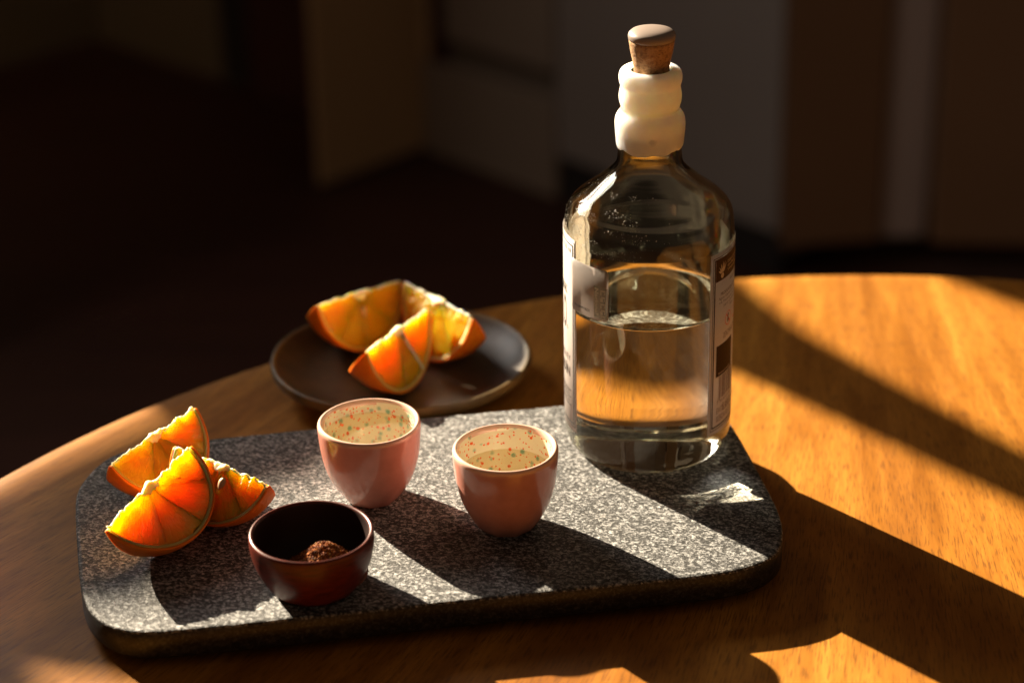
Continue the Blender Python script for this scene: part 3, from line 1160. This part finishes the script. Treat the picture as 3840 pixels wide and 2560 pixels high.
# ------------------------------------------------------------------ orange wedges
WEDGES = [
    ('A', (-.1552, .8146, .0472), (1.0168, -.217, -.5482), .0298, .6987, [0, 34, 79, 122, 180], 'glowing orange wedge on its back in front of the other two on the board'),
    ('B', (-.1597, .8629, .0461), (.9708, -.0675, -.0846), .0283, 1.2647, [0, 50, 88, 128, 180], 'sunlit orange wedge leaning at the back left corner of the board'),
    ('C', (-.1268, .8363, .0449), (-.6028, .0721, .0088), .0269, 1.2911, [0, 40, 82, 118, 180], 'orange wedge with two seeds on the board beside the wooden bowl'),
    ('D', (-.0773, 1.0307, .0379), (.8137, .11, .2497), .0304, 1.1443, [0, 48, 92, 130, 180], 'orange wedge at the left back of the clay plate'),
    ('E', (-.0559, .983, .0392), (1.0948, .0471, .2589), .0321, .9768, [0, 62, 96, 180], 'orange wedge nearest the camera on the clay plate, with a white membrane'),
    ('F', (-.0374, 1.0169, .0398), (-.9713, -.0498, .1614), .0324, .9072, [0, 50, 88, 132, 180], 'orange wedge at the right of the clay plate with peel facing right'),
]


def make_wedge(key, c, eul, R, al, cuts, label, group, seeds):
    rot = Matrix.Rotation(eul[0], 3, 'Z') @ Matrix.Rotation(eul[1], 3, 'Y') @ Matrix.Rotation(eul[2], 3, 'X')
    c = Vector(c)
    t = thing('orange_wedge', label, 'orange wedge', c, group)
    t.rotation_euler = rot.to_euler()
    sd = ord(key) * 1.37
    RF, RP = R * .930, R * .966

    def pt(r, th, ph):
        return Vector((cos(th) * r, sin(th) * r * sin(ph), -sin(th) * r * cos(ph)))

    def build(name, vs, fs, mat, smooth=True):
        o = link_obj(name, mesh_from(vs, fs), mat, None, smooth)
        o.parent = t
        return o

    def ridge_lift(th, r):
        # the torn ridge: raggedness in the direction away from the peel
        return (.0019 * noise.noise(Vector((cos(th) * r * 330, sd, .3))) + .0011 * noise.noise(Vector((cos(th) * r * 900, sd, 2.3))))

    # peel and pith: curved shells between the two cuts
    def shell(name, r0, r1, mat, bump):
        NT_, NP = 56, 14
        vs, fs = [], []
        for r in (r0, r1):
            for i in range(NT_ + 1):
                th = radians(2.0) + (pi - radians(4.0)) * i / NT_
                for j in range(NP + 1):
                    ph = -al / 2 + al * j / NP
                    k = r + bump * R * noise.noise(Vector((th * 3, ph * 3, sd)))
                    p = pt(k, th, ph)
                    vs.append(p)
        S = (NT_ + 1) * (NP + 1)
        idx = lambda L, i, j: L * S + i * (NP + 1) + j
        for L in (0, 1):
            for i in range(NT_):
                for j in range(NP):
                    fs.append((idx(L, i, j), idx(L, i + 1, j), idx(L, i + 1, j + 1), idx(L, i, j + 1)))
        for i in range(NT_):
            for j in (0, NP):
                fs.append((idx(0, i, j), idx(0, i + 1, j), idx(1, i + 1, j), idx(1, i, j)))
        for j in range(NP):
            for i in (0, NT_):
                fs.append((idx(0, i, j), idx(0, i, j + 1), idx(1, i, j + 1), idx(1, i, j)))
        return build(name, vs, fs, mat)
    shell('peel', RP, R, M_PEEL, .004)
    shell('pith', RF - .0001, RP - .00004, M_PITH, .010)
    # segments
    for q in range(len(cuts) - 1):
        a0, a1 = radians(cuts[q]) + (.0012 if q else .03), radians(cuts[q + 1]) - (.0012 if q < len(cuts) - 2 else .03)
        NTs, NRs, NPs = 26, 26, 6
        r0 = R * .10
        vs, fs = [], {}
        def P(i, k, j):
            th = a0 + (a1 - a0) * i / NTs
            r = r0 + (RF - .0003 - r0) * k / NRs
            u = 2 * i / NTs - 1
            w = 2 * k / NRs - 1
            ph = (-1 + 2 * j / NPs) * al / 2
            p = pt(r, th, ph)
            if j in (0, NPs):
                # cut face: juice sacs stand a little proud, edges sink towards the membranes
                s_ = -1 if j == 0 else 1
                nrm = Vector((0, s_ * cos(ph), s_ * sin(ph)))
                edge = (1 - u ** 6) * (1 - max(0, w) ** 8)
                d = -.00040 + .00060 * edge + .00030 * noise.noise(Vector((th * 16 + sd, r * 420, j))) + .00018 * noise.noise(p * 800 + Vector((sd, 0, 0))) + .00055 * noise.noise(p * 170 + Vector((0, sd, 0)))
                lim = r * abs(sin(th)) * sin(al / 2) * .6
                p = p + nrm * max(-lim, min(d, .0012))
            p.z += ridge_lift(th, r) * (1 if k < 4 or abs(sin(th)) * r < .006 else .3)
            return p
        vid = {}
        def V(i, k, j):
            key_ = (i, k, j)
            if key_ not in vid:
                vid[key_] = len(vs)
                vs.append(P(i, k, j))
            return vid[key_]
        F = []
        for i in range(NTs):
            for k in range(NRs):
                for j in (0, NPs):
                    F.append((V(i, k, j), V(i + 1, k, j), V(i + 1, k + 1, j), V(i, k + 1, j)))
        for i in range(NTs):
            for j in range(NPs):
                for k in (0, NRs):
                    F.append((V(i, k, j), V(i + 1, k, j), V(i + 1, k, j + 1), V(i, k, j + 1)))
        for k in range(NRs):
            for j in range(NPs):
                for i in (0, NTs):
                    F.append((V(i, k, j), V(i, k + 1, j), V(i, k + 1, j + 1), V(i, k, j + 1)))
        build('segment', vs, F, M_FLESH)
    # membranes between the segments, showing as pale lines on the cut
    for q in (range(1, 2) if key == 'E' else ()):
        th0 = radians(cuts[q])
        vs, F = [], []
        NRs = 14
        for k in range(NRs + 1):
            r = R * .09 + (RF - R * .09) * k / NRs
            hw = (.0008 if key == 'E' and q == 1 else .00010) + .0005 * max(0, 1 - k / 4.0)
            for s_ in (-1, 1):
                for e in (-1, 1):
                    th = th0 + e * hw / r
                    p = pt(r, th, s_ * al / 2)
                    p = p + Vector((0, s_ * cos(al / 2), sin(al / 2))) * ((.0003 if key == 'E' and q == 1 else -.00028) + .00018 * noise.noise(Vector((r * 500, q, sd))) + (.0004 if k < 3 else 0))
                    vs.append(p)
        for k in range(NRs):
            a, b = 4 * k, 4 * (k + 1)
            F += [(a, a + 1, b + 1, b), (a + 2, b + 2, b + 3, a + 3), (a, b, b + 2, a + 2), (a + 1, a + 3, b + 3, b + 1)]
        e_ = 4 * NRs
        F += [(0, 2, 3, 1), (e_, e_ + 1, e_ + 3, e_ + 2)]
        build('membrane', vs, F, M_CORE if key == 'E' and q == 1 else M_MEMB)
    # white core: a ragged strand along the ridge, thick in the middle
    vs, F = [], []
    NL, NC = 60, 10
    for i in range(NL + 1):
        x = (-1 + 2 * i / NL) * R * .93
        mid = math.exp(-(x / (R * .16)) ** 2)
        rad = .00045 + .0020 * mid + .0009 * abs(noise.noise(Vector((x * 420, sd, 5)))) 
        for k in range(NC):
            a = 2 * pi * k / NC
            rr = rad * (1 + .45 * noise.noise(Vector((x * 600, cos(a) * 1.5 + sd, sin(a) * 1.5))))
            vs.append(Vector((x, rr * sin(a) * .9, rr * cos(a) + .0004 * noise.noise(Vector((x * 900, sd, 9))) - .0006 - .0012 * mid + ridge_lift(math.acos(max(-1, min(1, x / R))), R) * .6)))
    for i in range(NL):
        for k in range(NC):
            F.append((i * NC + k, i * NC + (k + 1) % NC, (i + 1) * NC + (k + 1) % NC, (i + 1) * NC + k))
    F += [tuple(range(NC)), tuple(range(NL * NC, NL * NC + NC))]
    build('core', vs, F, M_CORE)
    for (th, r, s_, ang) in seeds:
        vs, F = [], []
        base = pt(R * r, radians(th), s_ * al / 2)
        nrm = Vector((0, s_ * cos(al / 2), sin(al / 2)))
        tdir = Vector((cos(radians(th) + ang), 0, -sin(radians(th) + ang)))
        tdir = (tdir - nrm * tdir.dot(nrm)).normalized()
        bdir = nrm.cross(tdir)
        n1, n2 = 10, 10
        for i in range(n1 + 1):
            f = i / n1
            rad = .0018 * sin(pi * f ** .75) ** .8 if 0 < f < 1 else .00005
            for k in range(n2):
                a = 2 * pi * k / n2
                vs.append(base + tdir * ((f - .4) * .0062) + bdir * (rad * cos(a)) + nrm * (rad * .75 * sin(a) + .0004))
        for i in range(n1):
            for k in range(n2):
                F.append((i * n2 + k, i * n2 + (k + 1) % n2, (i + 1) * n2 + (k + 1) % n2, (i + 1) * n2 + k))
        F += [tuple(range(n2)), tuple(range(n1 * n2, n1 * n2 + n2))]
        build('seed', vs, F, M_SEED)
    return t


SEEDS = {'C': [(58, .30, -1, .6), (112, .42, -1, -.3)], 'E': [(66, .13, -1, 0)], 'D': [(92, .32, -1, 0)]}
for (key, c, e, R, al, cuts, lab_) in WEDGES:
    make_wedge(key, c, e, R, al, cuts, lab_, 'orange wedges on the stone board' if key in 'ABC' else 'orange wedges on the clay plate', SEEDS.get(key, []))
